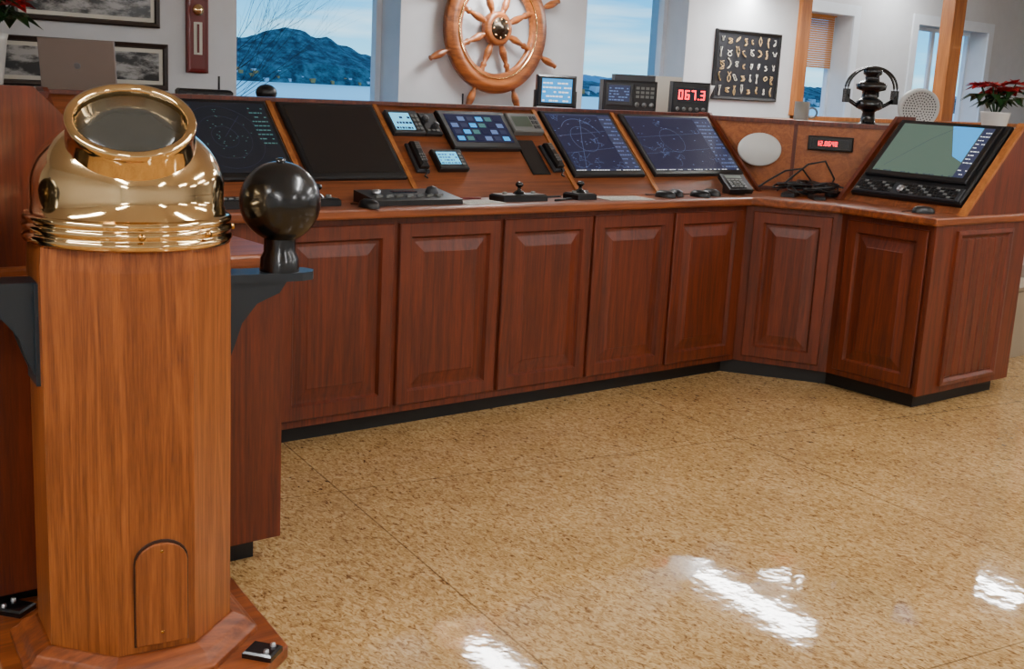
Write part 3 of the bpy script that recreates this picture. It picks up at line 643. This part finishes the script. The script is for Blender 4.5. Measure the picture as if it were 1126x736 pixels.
bb=B(); bb.rev(G,[(rc*.95,1.09),(1e-4,1.095)],WB,8,False,oct0); bb.done('column_cap',bn)
ap=rc*math.cos(math.pi/8)
def facefr(deg):
    a=math.radians(deg); n_=G.u*math.cos(a)+G.v*math.sin(a); u_=V((0,0,1)).cross(n_); return Fr(G.o+n_*ap,u_,(0,0,1))
A=facefr(270)
def arch(w_,z0,z1,rx,rz): return [(-w_,z0),(w_,z0),(w_,z1)]+[(rx*math.cos(t),z1+rz*math.sin(t)) for t in [math.pi*i/12 for i in range(1,12)]]+[(-w_,z1)]
bb=B(); bb.poly(A.sub(.01,0),arch(.066,.106,.324,.066,.054),.0005,.004,plain('hatch_dark_rim',(50,22,8),.5)); bb.poly(A.sub(.01,0),arch(.062,.11,.32,.062,.05),.001,.012,wood('binnacle_hatch',(104,50,18),(164,92,40),scale=1.4,lat=22,fig=.25))  # slightly larger dark arch behind the hatch outlines it
for z_ in (.14,.35): bb.rev(Fr(A.P(.01,z_,.012),A.u,A.v),[(.005,0),(.004,.002),(1e-4,.002)],BRASSD,8)
bb.done('access_hatch',bn,bevel=.0015)
H=Fr((BX,BY,0))
bb=B()
bb.rev(H,[(.225,1.078),(.243,1.082),(.247,1.094),(.243,1.101),(.237,1.104),(.243,1.109),(.247,1.118),(.241,1.125),(.237,1.128),(.244,1.132),(.244,1.142),(.236,1.147),(.228,1.150),(.228,1.162),(.224,1.165),(.227,1.205)]
 +[(.227*math.cos(t),1.205+.18*math.sin(t)) for t in [math.pi/2*i/14 for i in range(1,15)]],BRASS,72,cap=False)
az=math.radians(250); elv=math.radians(58); nn=V((math.cos(az)*math.cos(elv),math.sin(az)*math.cos(elv),math.sin(elv)))
uu=V((0,0,1)).cross(nn).normalized(); A=Fr((BX+.005,BY,1.160),uu,nn.cross(uu)); q_=.95
bb.rev(A,[(r_*q_,h_) for r_,h_ in [(.158,.10),(.154,.20),(.151,.225),(.152,.238),(.155,.246),(.152,.255),(.142,.258),(.133,.254),(.130,.246),(.129,.22)]],BRASS,72,cap=False)
bb.done('brass_hood',bn)
bb=B(); bb.rev(A,[(.129*q_,.222),(.130*q_,.234),(.06,.237),(1e-4,.238)],GLS,64,cap=False); bb.done('viewing_glass',bn)
bb=B()
for i in range(3):
    a_=math.radians(255+i*40); bb.rev(Fr((BX+.246*math.cos(a_),BY+.246*math.sin(a_),1.115),(-math.sin(a_),math.cos(a_),0),(0,0,1)),[(.008,-.01),(.008,.004),(1e-4,.006)],BRASSD,10)
bb.done('hood_screws',bn)
for s_ in (1,-1):
    bb=B(); S=Fr(G.o,G.u*s_,G.v*s_)
    bb.poly(Fr(S.P(0,0,.965),S.u,S.v),[(.22,-.05),(.43,-.05),(.465,-.035),(.48,0),(.465,.035),(.43,.05),(.22,.05)],0,.022,TEAL)
    for q_ in (-.045,.037): bb.poly(Fr(S.P(0,q_,0),S.u,(0,0,1)),[(.226,.74),(.226,.965),(.39,.965),(.37,.935),(.31,.91),(.27,.86),(.25,.80)],-.008,.0,TEAL)
    bb.box(Fr(S.P(.222,0,0),S.v,(0,0,1)),-.06,.06,.74,.985,-.002,.012,TEAL)
    bb.done('sphere_bracket',bn)
    bb=B(); bx=.385 if s_==1 else .41
    bb.rev(Fr(S.P(bx,0,.987)),[(.052,0),(.05,.035),(.042,.05),(.042,.085)],BLK2,28)
    bb.sph(S.P(bx,0,1.168),.105,BLK2,40); bb.rev(Fr(S.P(bx,0,1.267)),[(.012,0),(.012,.012),(.006,.014)],BLK2,12)
    bb.done('correction_sphere',bn)
bb=B(); bb.bbox(Fr((4.85,-.35,.0)),-.2,.3,-.2,.2,0,.42,BEI,e=.01); bb.box(Fr((4.85,-.35,.0)),-.21,.31,-.21,.21,.42,.44,BEI); bb.done('storage_box')
